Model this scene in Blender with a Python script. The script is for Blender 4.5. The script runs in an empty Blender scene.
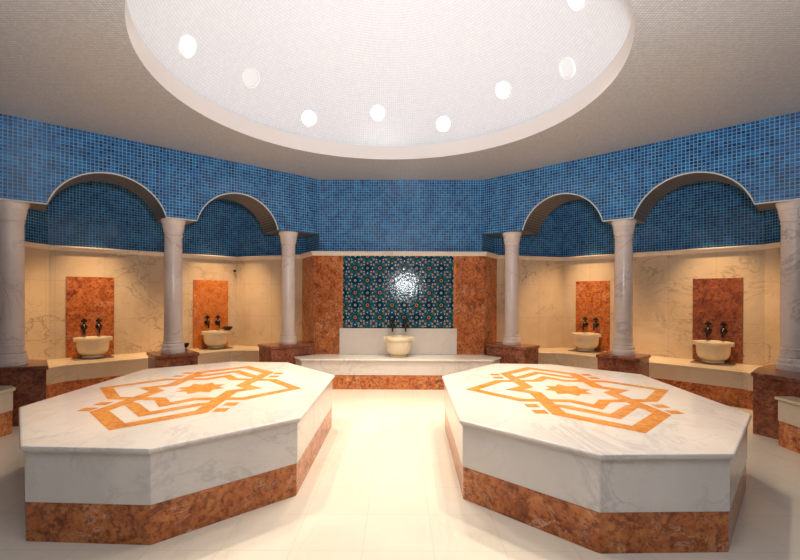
import bpy, bmesh, math, random
from mathutils import Vector, Matrix
random.seed(7)
PI = math.pi
S = bpy.context.scene
COL = S.collection

# ------------------------------------------------------------------ helpers
def link(o, parent=None):
    COL.objects.link(o)
    if parent is not None:
        o.parent = parent
    return o

def tag(o, label=None, cat=None, group=None, kind=None):
    if label: o['label'] = label
    if cat: o['category'] = cat
    if group: o['group'] = group
    if kind: o['kind'] = kind
    return o

def thing(name, label, cat, loc=(0, 0, 0), rz=0.0, group=None):
    o = bpy.data.objects.new(name, None)
    o.empty_display_size = .1
    link(o)
    o.location = loc
    o.rotation_euler = (0, 0, rz)
    return tag(o, label, cat, group)

def box_uv(bm):
    uv = bm.loops.layers.uv.verify()
    for f in bm.faces:
        n = f.normal
        ax = max(range(3), key=lambda i: abs(n[i]))
        if ax == 2:
            for l in f.loops: l[uv].uv = (l.vert.co.x, l.vert.co.y)
        else:
            t = Vector((-n.y, n.x, 0))
            if t.length < 1e-6: t = Vector((1, 0, 0))
            t.normalize()
            for l in f.loops: l[uv].uv = (l.vert.co.dot(t), l.vert.co.z)

def obj(name, bm, mat, parent=None, bevel=0, smooth=False, uv=True, segs=2, loc=None, rz=None, angle=None):
    bm.normal_update()
    if uv: box_uv(bm)
    me = bpy.data.meshes.new(name)
    bm.to_mesh(me)
    bm.free()
    for m in (mat if isinstance(mat, (list, tuple)) else [mat]):
        me.materials.append(m)
    if smooth:
        for p in me.polygons: p.use_smooth = True
        if angle is not None:
            me.set_sharp_from_angle(angle=angle)
    o = bpy.data.objects.new(name, me)
    link(o, parent)
    if loc is not None: o.location = loc
    if rz is not None: o.rotation_euler = (0, 0, rz)
    if bevel:
        b = o.modifiers.new('bevel', 'BEVEL')
        b.width = bevel; b.segments = segs; b.limit_method = 'ANGLE'; b.angle_limit = .5
    return o

def struct(name, bm, mat, label=None, cat=None, **k):
    o = obj(name, bm, mat, **k)
    return tag(o, label, cat, kind='structure')

def area2(p):
    return sum(p[i][0]*p[(i+1) % len(p)][1]-p[(i+1) % len(p)][0]*p[i][1] for i in range(len(p)))

def prism(bm, poly, z0, z1):
    if area2(poly) < 0: poly = poly[::-1]
    lo = [bm.verts.new((x, y, z0)) for x, y in poly]
    hi = [bm.verts.new((x, y, z1)) for x, y in poly]
    n = len(poly)
    fs = [bm.faces.new(lo[::-1]), bm.faces.new(hi)]
    for i in range(n):
        bm.faces.new((lo[i], lo[(i+1) % n], hi[(i+1) % n], hi[i]))
    if n > 4:
        bmesh.ops.triangulate(bm, faces=fs)
    return bm

def P(poly, z0, z1):
    return prism(bmesh.new(), poly, z0, z1)

def inset(poly, d):
    if area2(poly) < 0: poly = poly[::-1]
    n = len(poly); out = []
    for i in range(n):
        a, b, c = Vector(poly[i-1]), Vector(poly[i]), Vector(poly[(i+1) % n])
        e1 = (b-a).normalized(); e2 = (c-b).normalized()
        n1 = Vector((-e1.y, e1.x)); n2 = Vector((-e2.y, e2.x))
        m = (n1+n2)
        q = b+m*(d/(1+n1.dot(n2)))
        out.append((q.x, q.y))
    return out

def rect(x0, x1, y0, y1):
    return [(x0, y0), (x1, y0), (x1, y1), (x0, y1)]

def box(bm, x0, x1, y0, y1, z0, z1):
    return prism(bm, rect(x0, x1, y0, y1), z0, z1)

def lathe(bm, prof, n=40, c=(0, 0, 0), caps=True):
    rings = []
    for r, z in prof:
        if r < 1e-5:
            rings.append([bm.verts.new((c[0], c[1], c[2]+z))])
        else:
            rings.append([bm.verts.new((c[0]+r*math.cos(2*PI*k/n), c[1]+r*math.sin(2*PI*k/n), c[2]+z)) for k in range(n)])
    for a, b in zip(rings, rings[1:]):
        for k in range(n):
            k2 = (k+1) % n
            if len(a) == 1 and len(b) == 1: continue
            if len(a) == 1: bm.faces.new((a[0], b[k2], b[k]))
            elif len(b) == 1: bm.faces.new((a[k], a[k2], b[0]))
            else: bm.faces.new((a[k], a[k2], b[k2], b[k]))
    if caps:
        if len(rings[0]) > 1: bm.faces.new(rings[0][::-1])
        if len(rings[-1]) > 1: bm.faces.new(rings[-1])
    return bm

def tube(bm, pts, rad, n=12):
    pts = [Vector(p) for p in pts]
    rads = rad if isinstance(rad, (list, tuple)) else [rad]*len(pts)
    rings = []
    up = Vector((.13, .99, .05)).normalized()
    for i, p in enumerate(pts):
        d = (pts[min(i+1, len(pts)-1)]-pts[max(i-1, 0)]).normalized()
        a = d.cross(up)
        if a.length < 1e-3: a = d.cross(Vector((1, 0, 0)))
        a.normalize(); b = d.cross(a).normalized()
        rings.append([bm.verts.new(p+(a*math.cos(2*PI*k/n)+b*math.sin(2*PI*k/n))*rads[i]) for k in range(n)])
    for r, s in zip(rings, rings[1:]):
        for k in range(n):
            bm.faces.new((r[k], r[(k+1) % n], s[(k+1) % n], s[k]))
    bm.faces.new(rings[0][::-1]); bm.faces.new(rings[-1])
    bmesh.ops.recalc_face_normals(bm, faces=bm.faces[:])
    return bm

# ------------------------------------------------------------------ materials
class NT:
    def __init__(self, name):
        self.m = bpy.data.materials.new(name); self.m.use_nodes = True
        self.t = self.m.node_tree; self.t.nodes.clear()
        self.out = self.n('ShaderNodeOutputMaterial')
    def n(self, typ, **k):
        nd = self.t.nodes.new(typ)
        for a, v in k.items():
            if a.startswith('i_'):
                nd.inputs[a[2:].replace('_', ' ')].default_value = v
            else: setattr(nd, a, v)
        return nd
    def l(self, a, b): self.t.links.new(a, b)
    def ramp(self, fac, stops, interp='LINEAR'):
        r = self.n('ShaderNodeValToRGB'); e = r.color_ramp.elements
        r.color_ramp.interpolation = interp
        while len(e) < len(stops): e.new(.5)
        for x, (p, c) in zip(e, stops):
            x.position = p; x.color = (*c, 1) if len(c) == 3 else c
        self.l(fac, r.inputs['Fac'])
        return r.outputs['Color']
    def mix(self, a, b, fac, blend='MIX'):
        x = self.n('ShaderNodeMix', data_type='RGBA', blend_type=blend)
        for sock, v in ((x.inputs[0], fac), (x.inputs[6], a), (x.inputs[7], b)):
            if isinstance(v, (int, float)): sock.default_value = v
            elif isinstance(v, tuple): sock.default_value = (*v, 1)
            else: self.l(v, sock)
        return x.outputs[2]
    def math(self, op, a, b=None):
        x = self.n('ShaderNodeMath', operation=op)
        for i, v in enumerate((a, b)):
            if v is None: continue
            if isinstance(v, (int, float)): x.inputs[i].default_value = v
            else: self.l(v, x.inputs[i])
        return x.outputs[0]
    def noise(self, vec, scale, detail=4, rough=.55, dist=0):
        x = self.n('ShaderNodeTexNoise', i_Scale=scale, i_Detail=detail, i_Roughness=rough, i_Distortion=dist)
        self.l(vec, x.inputs['Vector']); return x.outputs['Fac']
    def bsdf(self, color, rough=.3, spec=.5, metal=0, bump=None, bstr=.2, bdist=.002):
        b = self.n('ShaderNodeBsdfPrincipled', i_Metallic=metal)
        b.inputs['Specular IOR Level'].default_value = spec
        for s, v in (('Base Color', color), ('Roughness', rough)):
            if isinstance(v, (int, float)): b.inputs[s].default_value = v
            elif isinstance(v, tuple): b.inputs[s].default_value = (*v, 1)
            else: self.l(v, b.inputs[s])
        if bump is not None:
            bp = self.n('ShaderNodeBump', i_Strength=bstr, i_Distance=bdist)
            self.l(bump, bp.inputs['Height']); self.l(bp.outputs[0], b.inputs['Normal'])
        self.l(b.outputs[0], self.out.inputs[0])
        return self.m

def marble(name, base, cloud, vein, vscale=1.3, vamt=.8, rough=.16, joints=None, jcol=None, fine=.5, vw=.03):
    N = NT(name)
    tc = N.n('ShaderNodeTexCoord'); oi = N.n('ShaderNodeNewGeometry')
    pos = oi.outputs['Position']
    c = N.ramp(N.noise(pos, 1.7, 5, .6, .6), [(.32, base), (.72, cloud)])
    # long soft veins: ridge of a stretched, distorted noise
    mp = N.n('ShaderNodeMapping'); mp.inputs['Rotation'].default_value = (.5, .6, .7); mp.inputs['Scale'].default_value = (1, .55, 1.3)
    N.l(pos, mp.inputs['Vector'])
    v = N.noise(mp.outputs[0], vscale, 6, .62, 1.1)
    ridge = N.math('ABSOLUTE', N.math('SUBTRACT', v, .5))
    mask = N.ramp(N.noise(pos, 1.1, 3), [(.44, (0, 0, 0)), (.62, (1, 1, 1))])
    vf = N.math('MULTIPLY', N.ramp(ridge, [(0, (1, 1, 1)), (vw, (0, 0, 0))]), mask)
    c = N.mix(c, vein, N.math('MULTIPLY', vf, vamt))
    v2 = N.noise(mp.outputs[0], vscale*3.1, 5, .6, 1.6)
    r2 = N.math('ABSOLUTE', N.math('SUBTRACT', v2, .5))
    c = N.mix(c, vein, N.math('MULTIPLY', N.math('MULTIPLY', N.ramp(r2, [(0, (1, 1, 1)), (vw*.7, (0, 0, 0))]), mask), vamt*fine))
    if joints:
        br = N.n('ShaderNodeTexBrick', offset=joints[4] if len(joints) > 4 else 0, squash=1)
        br.inputs['Scale'].default_value = 1
        br.inputs['Brick Width'].default_value = joints[0]; br.inputs['Row Height'].default_value = joints[1]
        br.inputs['Mortar Size'].default_value = joints[2]; br.inputs['Mortar Smooth'].default_value = .4
        br.inputs['Color1'].default_value = (.97, .97, .97, 1); br.inputs['Color2'].default_value = (1, 1, 1, 1)
        br.inputs['Mortar'].default_value = (1, 1, 1, 1)
        m2 = N.n('ShaderNodeMapping'); m2.inputs['Location'].default_value = joints[3]
        N.l(tc.outputs['UV'], m2.inputs['Vector']); N.l(m2.outputs[0], br.inputs['Vector'])
        c = N.mix(c, br.outputs['Color'], 1, 'MULTIPLY')
        c = N.mix(c, jcol, N.math('MULTIPLY', br.outputs['Fac'], .5))
    return N.bsdf(c, rough, .5)

def red_marble(name, dark, mid, light, rough=.2, white=.75):
    N = NT(name)
    g = N.n('ShaderNodeNewGeometry'); pos = g.outputs['Position']
    c = N.ramp(N.noise(pos, 9, 8, .68, .8), [(.30, dark), (.48, mid), (.68, light)])
    blot = N.ramp(N.noise(pos, 27, 7, .72), [(.38, (0, 0, 0)), (.50, (1, 1, 1))])
    c = N.mix(dark, c, N.math('MAXIMUM', blot, .3))
    mp = N.n('ShaderNodeMapping'); mp.inputs['Rotation'].default_value = (.4, .5, .3); mp.inputs['Scale'].default_value = (1, 1, 1.7)
    N.l(pos, mp.inputs['Vector'])
    v = N.noise(mp.outputs[0], 5.5, 6, .62, 1.2)
    ridge = N.math('ABSOLUTE', N.math('SUBTRACT', v, .5))
    mask = N.ramp(N.noise(pos, 4.2, 3, .6), [(.52, (0, 0, 0)), (.60, (1, 1, 1))])
    vf = N.math('MULTIPLY', N.ramp(ridge, [(0, (1, 1, 1)), (.018, (0, 0, 0))]), mask)
    c = N.mix(c, (.80, .62, .46), N.math('MULTIPLY', vf, white))
    return N.bsdf(c, rough, .45)

def mosaic(name, c1, c2, grout, size, mortar, rough=.2, spec=.5, extra=None, gm=1.0):
    N = NT(name)
    tc = N.n('ShaderNodeTexCoord')
    br = N.n('ShaderNodeTexBrick', offset=0, squash=1)
    for k, v in (('Scale', 1), ('Brick Width', size), ('Row Height', size), ('Mortar Size', mortar), ('Mortar Smooth', .3), ('Bias', 0)):
        br.inputs[k].default_value = v
    br.inputs['Color1'].default_value = (*c1, 1); br.inputs['Color2'].default_value = (*c2, 1); br.inputs['Mortar'].default_value = (*grout, 1)
    N.l(tc.outputs['UV'], br.inputs['Vector'])
    c = br.outputs['Color']
    if extra:
        c = N.mix(c, N.mix(c, extra, 1, 'MULTIPLY'), N.ramp(N.noise(tc.outputs['UV'], 5, 4, .7), [(.4, (0, 0, 0)), (.65, (1, 1, 1))]))
    inv = N.math('SUBTRACT', 1, br.outputs['Fac'])
    ro = N.math('ADD', N.math('MULTIPLY', br.outputs['Fac'], .5), rough)
    return N.bsdf(c, ro, spec, bump=inv, bstr=.35, bdist=.002)

def plain(name, color, rough=.4, metal=0, spec=.5, var=0.0, wave=0.0):
    N = NT(name)
    c = color
    if var:
        g = N.n('ShaderNodeNewGeometry')
        d = tuple(x*(1-var) for x in color)
        c = N.ramp(N.noise(g.outputs['Position'], 40, 4), [(.35, d), (.65, color)])
    if wave:
        g = N.n('ShaderNodeNewGeometry')
        return N.bsdf(c, rough, spec, metal, bump=N.noise(g.outputs['Position'], 22, 3), bstr=wave, bdist=.01)
    return N.bsdf(c, rough, spec, metal)

def glow(name, color, strength):
    N = NT(name)
    e = N.n('ShaderNodeEmission', i_Strength=strength); e.inputs['Color'].default_value = (*color, 1)
    N.l(e.outputs[0], N.out.inputs[0])
    return N.m

M = {}
M['white'] = marble('white_veined_marble', (.72, .665, .62), (.63, .58, .545), (.40, .37, .37), 1.7, .5, .14)
M['bench'] = marble('bench_marble', (.68, .57, .43), (.60, .49, .35), (.30, .23, .18), 1.6, .6, .22)
M['column'] = marble('column_marble', (.78, .68, .62), (.67, .56, .51), (.28, .24, .24), 1.2, .6, .22, vw=.018)
M['cream'] = marble('cream_wall_marble', (.72, .58, .42), (.58, .44, .29), (.24, .17, .12), 1.9, .75, .12,
                    joints=(.61, .59, .004, (.12, .16, 0)), jcol=(.36, .29, .21), vw=.022)
M['floor'] = marble('floor_marble', (.68, .615, .53), (.63, .56, .475), (.52, .44, .36), 1.2, .3, .20,
                    joints=(.3935, .3935, .0035, (.203-.3935*.0, 0, 0)), jcol=(.50, .42, .32))
M['red'] = red_marble('red_marble', (.13, .028, .012), (.50, .145, .040), (.66, .24, .075), white=.55)
M['orange'] = red_marble('orange_marble', (.38, .10, .025), (.60, .19, .045), (.70, .29, .085), white=.4)
M['inlay'] = red_marble('inlay_marble', (.46, .15, .030), (.64, .245, .045), (.72, .34, .085), white=.25)
M['pedred'] = red_marble('shaded_dark_red_marble', (.085, .026, .017), (.24, .070, .036), (.38, .135, .065), white=.2)  # red marble darkened: pedestal shade in the colour, darker stone on one panel
M['blue'] = mosaic('blue_mosaic', (.002, .034, .13), (.008, .175, .48), (.22, .46, .66), .040, .0038, .22, .4, extra=(.62, .62, .72))
M['ceil'] = mosaic('ceiling_mosaic', (.42, .405, .39), (.51, .49, .475), (.32, .305, .29), .024, .0024, .30, .5)
M['dome'] = mosaic('dome_mosaic', (.72, .73, .76), (.77, .78, .81), (.61, .62, .655), .030, .0025, .35, .4)
M['rim'] = plain('rim_plaster', (.72, .65, .61), .5)
M['trim'] = plain('pale_trim', (.72, .70, .66), .35)
M['cornice'] = marble('cornice_marble', (.78, .69, .58), (.70, .60, .49), (.45, .37, .30), 1.6, .4, .25)
M['basin'] = marble('basin_marble', (.80, .69, .51), (.74, .61, .43), (.50, .41, .31), 2.5, .35, .22)
M['grey'] = marble('dark_grey_veined', (.24, .21, .19), (.18, .16, .14), (.35, .30, .27), 2.5, .4, .25)
M['bronze'] = plain('dark_bronze', (.014, .011, .010), .30, .35, .5, .3)
M['black'] = plain('blackened_copper', (.020, .016, .014), .28, .6, .5)
M['lamp'] = glow('lamp_glow', (1, .93, .82), 14)
M['off'] = plain('frosted_glass', (.82, .84, .86), .3)
M['ring'] = plain('white_metal_ring', (.84, .83, .82), .35)
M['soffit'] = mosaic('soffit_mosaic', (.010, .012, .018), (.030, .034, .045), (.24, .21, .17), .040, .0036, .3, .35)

# ------------------------------------------------------------------ plan of the hall (metres; camera stands at the origin)
CEIL = 3.313
SOF = 2.415
YC = 7.09            # central blue wall
YR = 7.03            # red cladding below it
CORN0, CORN1 = 2.055, 2.125

class Side:
    """frame of one arcade: u runs along it from the corner with the central wall, v goes back into the niche"""
    def __init__(self, p, d, s):
        self.p = Vector(p); self.d = Vector(d).normalized(); self.s = s
        self.n = Vector((-self.d.y, self.d.x))*(1 if s > 0 else -1)
        if self.n.y < 0: self.n = -self.n
    def __call__(self, u, v):
        q = self.p+self.d*u+self.n*v
        return (q.x, q.y)

SL = Side((-1.33, YC), (-.7517, -.6597), -1)
SR = Side((1.35, YC), (.7191, -.6949), 1)

# niche wall polylines: from the reveal beside the central alcove to the outer end
NWL = [(-1.41, YR), (-1.73, 7.60), (-3.08, 8.12), (-5.12, 6.27), (-5.25, 3.4), (-5.25, -2.0)]
NWR = [(1.38, YR), (1.70, 7.55), (3.02, 7.97), (5.00, 5.905), (5.15, 3.2), (5.15, -2.0)]

# floor, ceiling, dome ------------------------------------------------------------
bm = bmesh.new(); box(bm, -5.6, 5.6, -2.2, 8.5, -.1, 0)
struct('floor', bm, M['floor'], 'floor of pale cream square marble tiles', 'floor')

DC = (-.145, 3.99); DR = 2.035
def ceiling():
    bm = bmesh.new(); n = 128
    x0, x1, y0, y1 = -5.6, 5.6, -2.2, 8.5
    inn, out, inn2, out2 = [], [], [], []
    for k in range(n):
        a = 2*PI*k/n; c, s = math.cos(a), math.sin(a)
        t = min((x1-DC[0])/c if c > 1e-9 else 1e9, (x0-DC[0])/c if c < -1e-9 else 1e9,
                (y1-DC[1])/s if s > 1e-9 else 1e9, (y0-DC[1])/s if s < -1e-9 else 1e9)
        inn.append(bm.verts.new((DC[0]+DR*c, DC[1]+DR*s, CEIL)))
        out.append(bm.verts.new((DC[0]+t*c, DC[1]+t*s, CEIL)))
    for k in range(n):
        j = (k+1) % n
        bm.faces.new((inn[j], inn[k], out[k], out[j])).normal_flip()
    bm.normal_update()
    for f in bm.faces:
        if f.normal.z > 0: f.normal_flip()
    return bm
struct('ceiling', ceiling(), M['ceil'], 'flat beige grey mosaic ceiling around the round dome', 'ceiling')

# rim lip, trough behind it and shallow dome
bm = bmesh.new()
lathe(bm, [(DR, CEIL), (DR, 3.50), (DR+.03, 3.505)], 128, (DC[0], DC[1], 0), caps=False)
for f in bm.faces: f.normal_flip()
struct('trim_1', bm, M['rim'], 'pale pink rim lip around the ceiling dome', 'trim', smooth=True, angle=.6)
D0, DH = DR+.03, 1.5
RS = (D0*D0+DH*DH)/(2*DH); DZ = 3.505+DH-RS
def dome_uv(co, mid):
    a = math.atan2(co.y-DC[1], co.x-DC[0]); am = math.atan2(mid.y-DC[1], mid.x-DC[0])
    if a-am > PI: a -= 2*PI
    if am-a > PI: a += 2*PI
    pol = math.acos(max(-1, min(1, (co.z-DZ)/RS)))
    return (a*2.0, pol*RS)
def dome():
    bm = bmesh.new(); n = 128; m = 24; uv = bm.loops.layers.uv.verify()
    rings = []
    amax = math.acos((3.505-DZ)/RS)
    for i in range(m+1):
        a = amax*(1-i/m)
        a = max(a, .0006)
        rings.append([bm.verts.new((DC[0]+RS*math.sin(a)*math.cos(2*PI*k/n), DC[1]+RS*math.sin(a)*math.sin(2*PI*k/n), DZ+RS*math.cos(a))) for k in range(n)])
    for a, b in zip(rings, rings[1:]):
        for k in range(n):
            j = (k+1) % n
            f = bm.faces.new((a[j], a[k], b[k], b[j]))
    for f in bm.faces:
        for l in f.loops:
            l[uv].uv = dome_uv(l.vert.co, f.calc_center_median())
    return bm
struct('ceiling_dome', dome(), M['dome'], 'shallow round dome lined with tiny white mosaic', 'ceiling', smooth=True, angle=.6, uv=False)
# walls ---------------------------------------------------------------------------
def wall_strip(pts, z0, z1, out=.14, sgn=1, bm=None):
    bm = bm or bmesh.new()
    for a, b in zip(pts, pts[1:]):
        a, b = Vector(a), Vector(b); d = (b-a).normalized(); nn = Vector((-d.y, d.x))*sgn
        prism(bm, [tuple(a), tuple(b), tuple(b+nn*out+d*out*.0), tuple(a+nn*out)], z0, z1)
    return bm

struct('wall_niche_left', wall_strip(NWL[1:5], 0, CORN0, .14, -1), M['cream'], 'cream marble wall behind the left arcade', 'wall')
struct('wall_niche_right', wall_strip(NWR[1:5], 0, CORN0, .14, 1), M['cream'], 'cream marble wall behind the right arcade', 'wall')
struct('wall_reveal_left', wall_strip(NWL[0:2], 0, CORN0, .14, -1), M['red'], 'narrow red marble return wall beside left pedestal', 'wall')
struct('wall_reveal_right', wall_strip(NWR[0:2], 0, CORN0, .14, 1), M['red'], 'narrow red marble return wall beside right pedestal', 'wall')
UL = [(-1.33, YC), (-1.68, 7.63), (-3.08, 8.14), (-5.14, 6.28), (-5.27, 3.4)]
UR = [(1.35, YC), (1.66, 7.58), (3.02, 7.99), (5.02, 5.915), (5.17, 3.2)]
struct('wall_mosaic_left', wall_strip(UL, CORN1, CEIL, .14, -1), M['blue'], 'dark blue mosaic upper wall behind the left arches', 'wall')
struct('wall_mosaic_right', wall_strip(UR, CORN1, CEIL, .14, 1), M['blue'], 'dark blue mosaic upper wall behind the right arches', 'wall')
bm = bmesh.new(); box(bm, -1.33, 1.35, YC, YC+.2, CORN1, CEIL)
struct('wall_mosaic_back', bm, M['blue'], 'blue mosaic wall above the central tiled alcove', 'wall')
bm = bmesh.new()
for a, b in ((-1.41, -.967), (.910, 1.38)):
    for z0, z1 in ((0, 1.285), (1.288, CORN0)):
        box(bm, a, b, YR, YR+.12, z0, z1)
struct('wall_back', bm, M['red'], 'red marble wall slabs flanking the tiled panel', 'wall')
bm = bmesh.new()
box(bm, -.967, -.932, YR-.004, YR+.12, .86, CORN0); box(bm, .873, .910, YR-.004, YR+.12, .86, CORN0)
box(bm, -.967, .910, YR+.015, YR+.12, 0, .86); box(bm, -.932, .873, YR+.03, YR+.12, .86, CORN0)
struct('trim_3', bm, M['orange'], 'thin orange marble border strips beside the tiled panel', 'trim')
bm = bmesh.new(); box(bm, -5.39, 5.29, -2.14, -2.0, 0, CEIL)
struct('wall_front', bm, M['blue'], 'blue mosaic wall behind the viewer', 'wall')
bm = bmesh.new()
wall_strip(NWL[4:], 0, CEIL, .14, -1, bm); 
struct('wall_left', bm, M['blue'], 'blue mosaic side wall at far left', 'wall')
bm = bmesh.new(); wall_strip(NWR[4:], 0, CEIL, .14, 1, bm)
struct('wall_right', bm, M['blue'], 'blue mosaic side wall at far right', 'wall')

# cornice: a stepped moulding that follows the walls
def moulding(path, closed_n, prof):
    """prof = (projection, z) list; path = plan polyline, room on the right-hand side of travel when closed_n=1"""
    bm = bmesh.new(); rows = []
    for i, p in enumerate(path):
        p = Vector(p)
        d1 = (p-Vector(path[i-1])).normalized() if i else None
        d2 = (Vector(path[i+1])-p).normalized() if i < len(path)-1 else None
        ns = [Vector((d.y, -d.x)) for d in (d1, d2) if d is not None]
        m = ns[0] if len(ns) == 1 else (ns[0]+ns[1])/(1+ns[0].dot(ns[1]))
        rows.append([bm.verts.new((p.x+m.x*o*closed_n, p.y+m.y*o*closed_n, z)) for o, z in prof])
    for a, b in zip(rows, rows[1:]):
        for k in range(len(prof)):
            j = (k+1) % len(prof)
            bm.faces.new((a[k], b[k], b[j], a[j]))
    bm.faces.new(rows[0]); bm.faces.new(rows[-1][::-1])
    bmesh.ops.recalc_face_normals(bm, faces=bm.faces[:])
    return bm
CP = [(-.02, CORN0), (.022, CORN0), (.028, 2.078), (.040, 2.085), (.040, 2.098), (.058, 2.104), (.058, CORN1), (-.08, CORN1)]
path = NWL[4:0:-1]+[(-1.41, YR), (1.38, YR)]+NWR[1:5]
struct('trim_4', moulding(path, 1, CP), M['cornice'], 'pale marble cornice running between mosaic and marble walls', 'trim', bevel=.003)

# arcades --------------------------------------------------------------------------
ARCH = [(.73, 1.90, .46), (2.275, 3.475, .455), (4.12, 4.98, .36)]
TH = .53
def arcade(side):
    bm = bmesh.new(); uv = bm.loops.layers.uv.verify()
    low = [(0.0, SOF, 0.0)]; acc = 0
    for a, b, h in ARCH:
        c, r = (a+b)/2, (b-a)/2
        for k in range(29):
            R = (r*r+h*h)/(2*h); t0 = math.asin(min(1, r/R))     # segment of a circle
            t = t0*(2*k/28-1)
            low.append((c+R*math.sin(t), SOF+h-R+R*math.cos(t), 0))
    low.append((5.15, SOF, 0))
    # arc length
    L = [0]
    for (x0, z0, _), (x1, z1, _) in zip(low, low[1:]): L.append(L[-1]+math.hypot(x1-x0, z1-z0))
    def V(u, v, z):
        x, y = side(u, v); return bm.verts.new((x, y, z))
    fl = [V(x, 0, z) for x, z, _ in low]; bl = [V(x, TH, z) for x, z, _ in low]
    ft = [V(x, 0, CEIL) for x, z, _ in low]; bt = [V(x, TH, CEIL) for x, z, _ in low]
    def face(vs, uvs):
        f = bm.faces.new(vs)
        for l, q in zip(f.loops, uvs): l[uv].uv = q
        return f
    for i in range(len(low)-1):
        if low[i+1][0]-low[i][0] > 1e-6:
            x0, z0 = low[i][:2]; x1, z1 = low[i+1][:2]
            face((fl[i], fl[i+1], ft[i+1], ft[i]), ((x0, z0), (x1, z1), (x1, CEIL), (x0, CEIL)))
            face((bl[i+1], bl[i], bt[i], bt[i+1]), ((x1, z1), (x0, z0), (x0, CEIL), (x1, CEIL)))
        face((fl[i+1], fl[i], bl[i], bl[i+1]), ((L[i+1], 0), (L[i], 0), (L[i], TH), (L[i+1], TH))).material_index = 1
    face((fl[-1], bl[-1], bt[-1], ft[-1]), ((0, SOF), (TH, SOF), (TH, CEIL), (0, CEIL)))
    face((bl[0], fl[0], ft[0], bt[0]), ((0, SOF), (TH, SOF), (TH, CEIL), (0, CEIL)))
    bmesh.ops.remove_doubles(bm, verts=bm.verts[:], dist=1e-6)
    bmesh.ops.recalc_face_normals(bm, faces=bm.faces[:])
    # bright edging along the front arris
    pts = [(*side(x, -.002), z-.002) for x, z, _ in low[1:]]
    pts2 = []
    for p in pts:
        if not pts2 or (Vector(p)-Vector(pts2[-1])).length > 1e-4: pts2.append(p)
    eb = tube(bmesh.new(), pts2, .008, 6)
    return bm, eb
for sd, nm in ((SL, 'left'), (SR, 'right')):
    b1, b2 = arcade(sd)
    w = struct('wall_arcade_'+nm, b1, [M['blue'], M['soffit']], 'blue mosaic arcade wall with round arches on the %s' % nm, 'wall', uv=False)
    obj('edge_bead', b2, M['trim'], w, uv=True)

# ------------------------------------------------------------------ columns and pedestals
def pedestal(poly, label, h=.63):
    c = (sum(p[0] for p in poly)/len(poly), sum(p[1] for p in poly)/len(poly))
    t = thing('marble_pedestal', label, 'pedestal', (c[0], c[1], 0), 0, 'red marble pedestals under the columns')
    loc = [(x-c[0], y-c[1]) for x, y in poly]
    obj('block', P(inset(loc, .018), 0, h-.045), M['pedred'], t, bevel=.004)
    obj('top_slab', P(loc, h-.045, h), M['pedred'], t, bevel=.012, segs=3)
    return t

def column(x, y, label, z=.63):
    t = thing('marble_column', label, 'column', (x, y, z), 0, 'columns of the two arcades')
    H = SOF-z
    b = lathe(bmesh.new(), [(.146, 0), (.148, .008), (.148, .055), (.142, .068), (.138, .070), (.137, .110), (.130, .124), (.120, .127),
                            (.126, .135), (.126, .148), (.118, .152), (.116, .165), (.113, .190), (.113, .214)], 48)
    obj('base', b, M['column'], t, smooth=True, angle=.5)
    s = lathe(bmesh.new(), [(.119, .214), (.121, .220), (.119, .228), (.113, .230), (.111, H*.5), (.108, H-.225)], 48)
    obj('shaft', s, M['column'], t, smooth=True, angle=.5)
    c = lathe(bmesh.new(), [(.113, H-.225), (.119, H-.219), (.110, H-.212), (.112, H-.19), (.121, H-.165), (.124, H-.150), (.122, H-.146),
                            (.130, H-.110), (.134, H-.090), (.131, H-.086), (.142, H-.045), (.150, H-.030), (.152, H-.020), (.152, H)], 48)
    obj('capital', c, M['column'], t, smooth=True, angle=.5)
    return t

def sq(side, u, v, a0, a1, b0, b1):
    return [side(u+a0, v+b0), side(u+a1, v+b0), side(u+a1, v+b1), side(u+a0, v+b1)]

CU = {'L': (.47, 2.15, 3.77), 'R': (.45, 2.11, 3.79)}
for sd, K, word in ((SL, 'L', 'left'), (SR, 'R', 'right')):
    ue = .875 if K == 'L' else .82
    inn = [sd(.115, -.07), sd(ue, -.07), sd(ue, .41), sd(.05, .41)]
    pedestal(inn, 'low wide red marble pedestal joined to the central alcove at %s' % word)
    u = CU[K][1]
    pedestal(sq(sd, u, .17, -.268, .268, -.25, .26), 'square red marble pedestal of the middle column in %s arcade' % word)
    names = ('slim white marble column nearest the tiled alcove, %s arcade', 'white marble column between the two %s arches',
             'large white marble column at the %s edge, cut off by the frame')
    for u, nm in zip(CU[K], names):
        x, y = sd(u, .17)
        column(x, y, nm % word)
pedestal([(-3.81, 4.665), (-4.18, 5.095), (-4.52, 5.15), (-4.9, 4.7), (-4.73, 4.31), (-4.19, 4.505)],
         'red marble pedestal of the outermost left column')
pedestal([(3.61, 4.425), (3.93, 4.73), (4.25, 4.94), (4.80, 4.6), (4.72, 3.98), (3.82, 3.965)],
         'red marble pedestal of the outermost right column')

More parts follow.
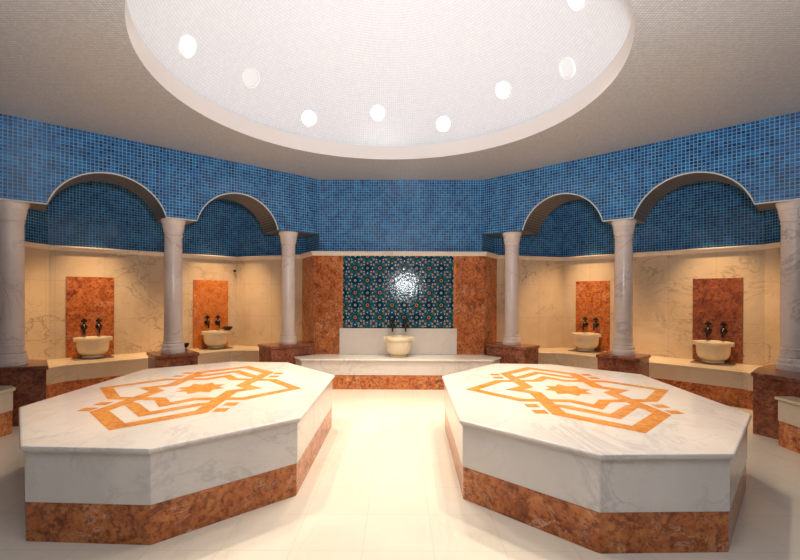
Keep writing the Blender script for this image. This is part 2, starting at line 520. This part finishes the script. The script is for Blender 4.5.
# ------------------------------------------------------------------ benches
def bench(poly, label, h, zred, over=.015, slab=.03, topmat='bench', red='red'):
    c = poly[0]
    t = thing('marble_bench', label, 'bench', (c[0], c[1], 0))
    loc = [(x-c[0], y-c[1]) for x, y in poly]
    body = inset(loc, over)
    obj('plinth', P(inset(loc, over+.004), 0, zred), M['red'], t, bevel=.003)
    obj('front', P(body, zred, h-slab), M[topmat], t, bevel=.003)
    obj('seat_slab', P(loc, h-slab, h), M[topmat], t, bevel=.009, segs=3)
    return t
E_ = .003
bench([(-1.48, 6.41), (1.40, 6.41), (1.585, 6.70), (1.42, 6.90), (1.375, 6.935), (1.375, YR-E_), (-1.355, YR-E_), (-1.355, 6.955), (-1.44, 6.88), (-1.65, 6.70)],
      'long cream marble bench under the blue tiled panel', .45, .213, .020, .024, 'white')
def off(p, q, e=E_): return p
bench([(-4.60, 5.22), (-4.49, 5.765), (-2.88, 7.38), (-1.66, 7.40), (-1.634, 7.42), (-1.737, 7.597), (-3.08, 8.112), (-5.112, 6.268), (-5.16, 5.22)],
      'cream marble bench along wall behind the left arches', .46, .235, .010)
bench([(4.42, 5.00), (4.34, 5.44), (2.72, 7.17), (1.66, 7.375), (1.608, 7.40), (1.707, 7.547), (3.02, 7.962), (4.992, 5.90), (5.035, 5.00)],
      'cream marble bench along wall behind the right arches', .46, .235, .010)
bench([(-3.89, 4.36), (-4.02, 4.455), (-4.15, 4.44), (-4.62, 4.25), (-5.17, 4.25), (-5.17, .6), (-3.89, .6)],
      'marble side bench in front of outermost left pedestal', .46, .235, .02)
bench([(3.56, 4.09), (3.735, 4.09), (3.80, 3.945), (5.1, 3.945), (5.1, .6), (3.56, .6)],
      'marble side bench in front of outermost right pedestal', .46, .235, .02)

# ------------------------------------------------------------------ heated platforms with inlaid strapwork
def strip(bm, pts, w, z, closed=True):
    n = len(pts); L, R = [], []
    for i in range(n):
        p = Vector(pts[i])
        d1 = (p-Vector(pts[i-1])).normalized() if (closed or i) else None
        d2 = (Vector(pts[(i+1) % n])-p).normalized() if (closed or i < n-1) else None
        ns = [Vector((-d.y, d.x)) for d in (d1, d2) if d is not None]
        m = ns[0] if len(ns) == 1 else (ns[0]+ns[1])/(1+ns[0].dot(ns[1]))
        L.append(bm.verts.new((p.x+m.x*w/2, p.y+m.y*w/2, z))); R.append(bm.verts.new((p.x-m.x*w/2, p.y-m.y*w/2, z)))
    for i in range(n if closed else n-1):
        j = (i+1) % n
        bm.faces.new((R[i], R[j], L[j], L[i]))

def platform(poly, cen, label):
    t = thing('marble_platform', label, 'platform', (cen[0], cen[1], 0), 0, 'pair of octagonal marble platforms')
    loc = [(x-cen[0], y-cen[1]) for x, y in poly]
    obj('plinth', P(inset(loc, .030), 0, .226), M['red'], t, bevel=.003)
    obj('body', P(inset(loc, .024), .226, .520), M['white'], t, bevel=.004)
    obj('nosing', P(inset(loc, .013), .512, .524), M['white'], t, bevel=.004)
    obj('top_slab', P(loc, .522, .550), M['white'], t, bevel=.011, segs=3)
    z = .5506
    bm = bmesh.new()
    q = lambda pts: [(x*.965, y*.985) for x, y in pts]
    # horizontal knot
    strip(bm, q([(.895, 0), (.555, .40), (.145, .425), (0, .615), (-.145, .425), (-.555, .40), (-.90, 0),
                 (-.555, -.40), (-.145, -.425), (0, -.615), (.145, -.425), (.555, -.40)]), .095, z)
    # vertical knot
    strip(bm, q([(0, 1.185), (.385, .815), (.345, .13), (.50, 0), (.345, -.13), (.385, -.815), (0, -1.185),
                 (-.385, -.815), (-.345, -.13), (-.50, 0), (-.345, .13), (-.385, .815)]), .112, z+.0003)
    # middle chevrons
    for s in (1, -1):
        strip(bm, q([(.37, s*.565), (.27, s*.605), (0, s*.885), (-.27, s*.605), (-.37, s*.565)]), .095, z+.0006, closed=False)
    bmesh.ops.recalc_face_normals(bm, faces=bm.faces[:])
    for f in bm.faces:
        if f.normal.z < 0: f.normal_flip()
    obj('knot_inlay', bm, M['inlay'], t)
    bm = bmesh.new()
    vs = [bm.verts.new(((.235 if k % 2 == 0 else .160)*math.cos(2*PI*k/16)*.92, (.245 if k % 2 == 0 else .168)*math.sin(2*PI*k/16), z)) for k in range(16)]
    cv = bm.verts.new((0, 0, z))
    for k in range(16): bm.faces.new((cv, vs[k], vs[(k+1) % 16]))
    obj('star_inlay', bm, M['inlay'], t)
    for sx in (1, -1):
        for sy in (1, -1):
            for cx, cy in ((.500, .575), (.495, .750)):
                a = .05
                bm = bmesh.new()
                bm.faces.new([bm.verts.new((sx*cx+dx, sy*cy+dy, z)) for dx, dy in ((-a, -a), (a, -a), (a, a), (-a, a))])
                obj('square_inlay', bm, M['inlay'], t)
    return t
platform([(-2.13, 2.41), (-1.38, 2.375), (-.69, 3.00), (-.695, 4.61), (-1.42, 5.475), (-2.15, 5.53), (-2.94, 4.95), (-2.88, 3.25)], (-1.82, 3.94),
         'octagonal white marble platform on the left with orange star inlay')
platform([(1.82, 2.33), (1.08, 2.31), (.41, 2.955), (.45, 4.58), (1.20, 5.45), (1.90, 5.40), (2.66, 4.72), (2.56, 3.125)], (1.53, 3.92),
         'octagonal white marble platform on the right with orange star inlay')

# ------------------------------------------------------------------ wall panels behind the basins
def wall_panel(a, b, mat, label, z0=.46, z1=1.675, th=.014):
    a, b = Vector(a), Vector(b); d = (b-a).normalized(); nn = Vector((d.y, -d.x))
    if nn.y > 0: nn = -nn
    c = (a+b)/2
    bm = bmesh.new()
    poly = [tuple(a-c+nn*.001), tuple(b-c+nn*.001), tuple(b-c+nn*th), tuple(a-c+nn*th)]
    prism(bm, poly, z0, z1)
    o = obj('wall_panel', bm, mat, None, bevel=.002, loc=(c.x, c.y, 0))
    tag(o, label, 'wall panel', 'red marble panels behind the niche basins')
    return c, nn, d
PANELS = [
    ((-4.973, 6.403), (-4.528, 6.807), 'red', 'red marble wall panel behind the outer left basin'),
    ((-3.657, 7.597), (-3.203, 8.007), 'orange', 'orange marble wall panel behind basin with black bowl'),
    ((3.190, 7.793), (3.598, 7.368), 'red', 'rust red marble wall panel behind the inner right basin'),
    ((4.429, 6.500), (4.842, 6.070), 'pedred', 'dark mottled red marble wall panel behind the outer right basin'),
]
pans = [wall_panel(a, b, M[m], lb) for a, b, m, lb in PANELS]

# ------------------------------------------------------------------ central tiled panel and backsplash
TM = [plain('tile_teal', (.008, .070, .125), .09, spec=.22, wave=.18), plain('tile_green', (.012, .095, .095), .09, spec=.22, wave=.18), plain('tile_navy', (.010, .025, .075), .09, spec=.22, wave=.18),
      plain('tile_white', (.66,.66,.62), .09, spec=.22, wave=.18), plain('tile_pink', (.56, .32, .23), .09, spec=.22, wave=.18), plain('tile_ochre', (.50, .27, .05), .09, spec=.22, wave=.18),
      plain('tile_black', (.008, .010, .012), .09, spec=.22, wave=.18), plain('tile_red', (.22, .03, .02), .09, spec=.22, wave=.18), plain('tile_blue', (.03, .15, .27), .09, spec=.22, wave=.18)]
def tile_panel():
    X0, X1, Z0, Z1 = -.932, .873, .86, CORN0
    bm = bmesh.new()
    box(bm, X0, X1, -.012, .028, Z0, Z1)
    for f in bm.faces: f.material_index = 0
    cell = .2006
    lay = [0]
    def poly(pts, mi, lv):
        # clip to the panel rectangle (Sutherland-Hodgman)
        for ax, lim, sg in ((0, X0, 1), (0, X1, -1), (1, Z0, 1), (1, Z1, -1)):
            out = []
            for i in range(len(pts)):
                a, b = pts[i-1], pts[i]
                ia, ib = sg*(a[ax]-lim) >= 0, sg*(b[ax]-lim) >= 0
                if ia != ib:
                    t = (lim-a[ax])/(b[ax]-a[ax]); out.append((a[0]+(b[0]-a[0])*t, a[1]+(b[1]-a[1])*t))
                if ib: out.append(b)
            pts = out
            if len(pts) < 3: return
        vs = [bm.verts.new((x, -.0122-.00025*lv, z)) for x, z in pts]
        f = bm.faces.new(vs); f.material_index = mi
        f.normal_update()
        if f.normal.y > 0: f.normal_flip()
    def disc(cx, cz, r, mi, lv, n=12): poly([(cx+r*math.cos(2*PI*k/n), cz+r*math.sin(2*PI*k/n)) for k in range(n)], mi, lv)
    def star(cx, cz, r0, r1, n, mi, lv, ph=0): poly([(cx+(r0 if k % 2 == 0 else r1)*math.cos(ph+PI*k/n), cz+(r0 if k % 2 == 0 else r1)*math.sin(ph+PI*k/n)) for k in range(2*n)], mi, lv)
    for i in range(-1, 11):
        for j in range(-1, 7):
            cx = X0+i*cell; cz = Z0+.19+j*cell-.0
            big = (i+j) % 2 == 1
            if big:
                star(cx, cz, .132, .085, 12, 6, 1)
                star(cx, cz, .126, .078, 12, 1, 2)
                for k in range(12):
                    a = 2*PI*k/12+PI/12
                    poly([(cx+.05*math.cos(a-.10), cz+.05*math.sin(a-.10)), (cx+.095*math.cos(a-.11), cz+.095*math.sin(a-.11)),
                          (cx+.112*math.cos(a), cz+.112*math.sin(a)), (cx+.095*math.cos(a+.11), cz+.095*math.sin(a+.11)), (cx+.05*math.cos(a+.10), cz+.05*math.sin(a+.10))], 8 if k % 2 else 0, 3)
                star(cx, cz, .060, .040, 12, 2, 4, .13)
                disc(cx, cz, .029, 5, 5); disc(cx, cz, .019, 7, 6); disc(cx, cz, .008, 6, 7)
            else:
                disc(cx, cz, .068, 0, 1, 16); disc(cx, cz, .052, 6, 2, 16)
                star(cx, cz, .038, .020, 8, 8, 3); disc(cx, cz, .017, 4 if (i//2) % 2 else 3, 4); disc(cx, cz, .009, 2, 5)
                for k in range(8):
                    a = 2*PI*k/8
                    disc(cx+.082*math.cos(a), cz+.082*math.sin(a), .0095, 3, 8, 8)
            # pink four-petal flowers between each pair of neighbours
            for dx, dz in ((.5, .28), (.28, .5), (-.28, .5), (.5, -.28)):
                star(cx+dx*cell, cz+dz*cell, .026, .010, 4, 4, 9, PI/4)
                disc(cx+dx*cell, cz+dz*cell, .007, 5, 10, 6)
    return bm
o = obj('tile_panel', tile_panel(), TM, loc=(0, YR, 0))
tag(o, 'glazed teal tile panel of star rosettes in central alcove', 'tile panel')
bm = bmesh.new(); box(bm, -.985, .930, -.02, .012, .452, .872)
o = obj('backsplash_slab', bm, M['white'], bevel=.003, loc=(0, YR, 0))
tag(o, 'plain pale marble slab behind the central basin, below tiles', 'backsplash')

# ------------------------------------------------------------------ basins, taps
def basin(x, y, z, rz, label, slab=True, k=1.0):
    t = thing('marble_basin', label, 'basin', (x, y, z), rz, 'round marble washing basins')
    s0 = 0.0
    if slab:
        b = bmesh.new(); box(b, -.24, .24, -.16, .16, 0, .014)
        obj('dark_plate', b, M['grey'], t, bevel=.003); s0 = .014  # thin dark grey plate under the foot
    f = lathe(bmesh.new(), [(.132, s0), (.136, s0+.006), (.136, s0+.020), (.124, s0+.028), (.118, s0+.034)], 40)
    obj('foot', f, M['basin'], t, smooth=True, angle=.6)
    h = .312*k
    b = lathe(bmesh.new(), [(.118, s0+.034), (.152, s0+.050), (.178, s0+.078), (.194, s0+.120), (.201, s0+.17), (.203, h-.062),
                            (.214, h-.056), (.217, h-.050), (.217, h-.010), (.211, h), (.186, h), (.180, h-.008), (.174, h-.08), (.150, s0+.12), (.10, s0+.085), (0, s0+.075)], 48)
    obj('bowl', b, M['basin'], t, smooth=True, angle=.6)
    for s in (1, -1):
        b = bmesh.new(); x0, x1 = sorted((s*.200, s*.238)); box(b, x0, x1, -.055, .055, h-.056, h-.001)
        obj('lug', b, M['basin'], t, bevel=.007)
    return t

def tap(x, y, z, rz, label):
    """local -y points into the room, y = 0 is the wall face"""
    t = thing('wall_tap', label, 'tap', (x, y, z), rz, 'dark bronze taps over the basins')
    def lat(prof, c=(0, 0, 0), n=20): return lathe(bmesh.new(), prof, n, c)
    e = tube(bmesh.new(), [(0, 0, 0), (0, -.006, 0), (0, -.012, 0), (0, -.018, 0)], [.030, .030, .024, .014], 20)
    obj('wall_rosette', e, M['bronze'], t, smooth=True, angle=.7)
    e = lat([(0, -.060), (.014, -.055), (.019, -.045), (.036, -.032), (.045, -.008), (.045, .012), (.036, .028), (.018, .040), (.013, .048), (.020, .054), (.020, .060), (.011, .066), (.010, .088), (0, .089)], (0, -.075, 0))
    tube(e, [(0, -.010, 0), (0, -.03, 0), (0, -.06, 0)], [.013, .013, .018], 14)
    obj('tap_body', e, M['bronze'], t, smooth=True, angle=.7)
    h = tube(bmesh.new(), [(-.040, -.075, .090), (-.030, -.075, .092), (-.014, -.075, .088), (0, -.075, .086), (.014, -.075, .088), (.030, -.075, .092), (.040, -.075, .090)], [.011, .018, .011, .014, .011, .018, .011], 12)
    lathe(h, [(.008, .088), (.007, .100), (.019, .106), (.022, .117), (.016, .128), (0, .133)], 16, (0, -.075, 0))
    obj('handle', h, M['bronze'], t, smooth=True, angle=.7)
    s = tube(bmesh.new(), [(0, -.10, .005), (0, -.125, .004), (0, -.142, -.004), (0, -.150, -.022), (0, -.151, -.05), (0, -.151, -.095)], [.017, .014, .012, .012, .012, .013], 12)
    obj('spout', s, M['bronze'], t, smooth=True, angle=.7)
    return t

BL = ['cream marble basin at the outer left red panel', 'cream marble basin with a black bowl on its rim',
      'cream marble basin at the inner right rust panel', 'cream marble basin at the outer right dark red panel']
WD = ['the outer left basin', 'the basin with the black bowl', 'the inner right basin', 'the outer right basin']
basin_pos = []
for (c, nn, d), lb, wd in zip(pans, BL, WD):
    rz = math.atan2(nn.y, nn.x)+PI/2      # local -y points along nn
    bp = c+nn*.262
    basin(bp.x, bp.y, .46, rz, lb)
    basin_pos.append((bp, nn, rz))
    ex = Vector((math.cos(rz), math.sin(rz)))
    for s, w in ((-1, 'left'), (1, 'right')):
        q = c+ex*(s*.092)+nn*.0145
        tap(q.x, q.y, .915, rz, '%s dark bronze tap of the pair above %s' % (w, wd))
basin(-.02, YR-.27, .45, 0, 'cream marble basin centred under the teal tile panel', slab=False, k=1.0)
for s, w in ((-1, 'left'), (1, 'right')):
    tap(-.012+s*.105, YR-.0145, .925, 0, '%s dark bronze tap of the pair on the teal tiles' % w)

# ------------------------------------------------------------------ small things
bp, nn, rz = basin_pos[1]
ex = Vector((math.cos(rz), math.sin(rz)))
q = bp+ex*.20
t = thing('bathing_bowl', 'small black metal bowl resting on the basin rim', 'bowl', (q.x, q.y, .46+.312), rz)
obj('bowl_body', lathe(bmesh.new(), [(0, 0), (.042, 0), (.066, .014), (.084, .036), (.094, .062), (.096, .064), (.089, .064), (.079, .038), (.06, .018), (0, .008)], 32), M['black'], t, smooth=True, angle=.7)
x, y = SL(1.955, .335)
t = thing('black_cup', 'little black footed cup on the left middle pedestal', 'cup', (x, y, .63))
obj('cup_bowl', lathe(bmesh.new(), [(.014, .030), (.032, .042), (.046, .066), (.050, .096), (.045, .096), (.038, .066), (0, .05)], 24), M['black'], t, smooth=True, angle=.7)
obj('cup_foot', lathe(bmesh.new(), [(.030, 0), (.030, .007), (.014, .016), (.013, .031)], 24), M['black'], t, smooth=True, angle=.7)
a = Vector((-3.08, 8.12)); b = Vector((-5.12, 6.27)); dd = (b-a).normalized(); n2 = Vector((.672, -.741))
q = a+dd*.05
k = tube(bmesh.new(), [(0, 0, 0), (n2.x*.015, n2.y*.015, 0), (n2.x*.022, n2.y*.022, 0), (n2.x*.035, n2.y*.035, 0), (n2.x*.045, n2.y*.045, 0)], [.020, .018, .009, .022, .014], 14)
tag(obj('robe_hook', k, M['bronze'], loc=(q.x, q.y, 1.86), smooth=True, angle=.7), 'tiny dark hook high on the cream wall near its corner', 'hook')

# ------------------------------------------------------------------ dome downlights
LAMPS = [  # x, y on the dome, lit?, label
    (-2.074, 4.167, True, 'lit round downlight at the far left of the dome'),
    (-1.739, 4.985, False, 'unlit round downlight in left part of the dome'),
    (-1.210, 5.654, True, 'lit round downlight just right of the left unlit one'),
    (-0.314, 5.874, True, 'lit round downlight in the middle of the far dome row'),
    (0.583, 5.827, True, 'lit round downlight right of the middle one, lowest in dome'),
    (1.256, 5.246, True, 'lit round downlight just left of the right unlit one'),
    (1.743, 4.487, False, 'unlit round downlight in right part of the dome'),
    (1.598, 3.927, True, 'lit round downlight at the top edge above right unlit one'),
]
def downlight(x, y, lit, label):
    r = math.hypot(x-DC[0], y-DC[1]); z = DZ+math.sqrt(RS*RS-r*r)
    t = thing('recessed_downlight', label, 'ceiling light', (x, y, z), 0, 'round downlights set in the dome')
    nrm = (Vector((DC[0], DC[1], DZ))-Vector((x, y, z))).normalized()
    t.rotation_euler = nrm.to_track_quat('Z', 'Y').to_euler()     # local +z looks down into the hall
    rr = lathe(bmesh.new(), [(.112, -.03), (.112, .018), (.106, .024), (.092, .022), (.090, -.03)], 40, caps=False)
    obj('trim_ring', rr, M['ring'], t, smooth=True, angle=.6)
    ln = lathe(bmesh.new(), [(.0905, .006), (.05, .009), (0, .010)], 40, caps=False)
    obj('lens', ln, M['lamp'] if lit else M['off'], t, smooth=True)
    if lit:
        ld = bpy.data.lights.new('downlight_beam', 'SPOT')
        ld.energy = DOWN_W; ld.color = (1, .85, .65); ld.spot_size = math.radians(102); ld.spot_blend = 1; ld.shadow_soft_size = .07
        lo = bpy.data.objects.new('downlight_beam', ld); COL.objects.link(lo)
        lo.location = Vector((x, y, z))+nrm*.24
        aim = Vector((nrm.x*.16, nrm.y*.16, abs(nrm.z)*-1 if nrm.z < 0 else -1)).normalized()
        lo.rotation_euler = aim.to_track_quat('-Z', 'Y').to_euler()
DOWN_W = 170
for L in LAMPS: downlight(*L)

# ------------------------------------------------------------------ niche lamps (warm), hidden in the niche ceilings
NICHE_W = 240
for (c, nn, d) in pans:
    ld = bpy.data.lights.new('niche_lamp', 'SPOT')
    ld.energy = NICHE_W; ld.color = (1, .65, .34); ld.spot_size = math.radians(64); ld.spot_blend = .7; ld.shadow_soft_size = .06
    lo = bpy.data.objects.new('niche_lamp', ld); COL.objects.link(lo)
    p = c+nn*.62
    lo.location = (p.x, p.y, CEIL-.04)
    lo.rotation_euler = (0, 0, 0)

# photographer's soft lamp bounced up into the dome
ld = bpy.data.lights.new('bounce_lamp', 'AREA'); ld.shape = 'DISK'; ld.size = .28; ld.energy = 160; ld.color = (.88, .94, 1); ld.spread = math.radians(142)
lo = bpy.data.objects.new('bounce_lamp', ld); COL.objects.link(lo); lo.location = (.17, -.05, 1.76); lo.rotation_euler = (PI-.5, 0, 0)

# ------------------------------------------------------------------ world, camera, view
w = bpy.data.worlds.new('world'); S.world = w; w.use_nodes = True
w.node_tree.nodes['Background'].inputs[0].default_value = (.02, .02, .022, 1)
w.node_tree.nodes['Background'].inputs[1].default_value = 1
cd = bpy.data.cameras.new('camera'); cam = bpy.data.objects.new('camera', cd); COL.objects.link(cam)
cd.sensor_width = 36; cd.sensor_fit = 'HORIZONTAL'; cd.lens = 430/800*36; cd.shift_y = 16/800; cd.clip_start = .05
cam.matrix_world = Matrix.Translation((0, 0, 1.4)) @ Matrix.Rotation(PI/2, 4, 'X') @ Matrix.Rotation(.0035, 4, 'Z')
S.camera = cam
S.view_settings.view_transform = 'Standard'; S.view_settings.look = 'None'
S.view_settings.gamma = 1; S.view_settings.exposure = .6; S.view_settings.use_curve_mapping = False
S.cycles.use_denoising = True
S.cycles.max_bounces = 8; S.cycles.diffuse_bounces = 5; S.cycles.sample_clamp_indirect = 6
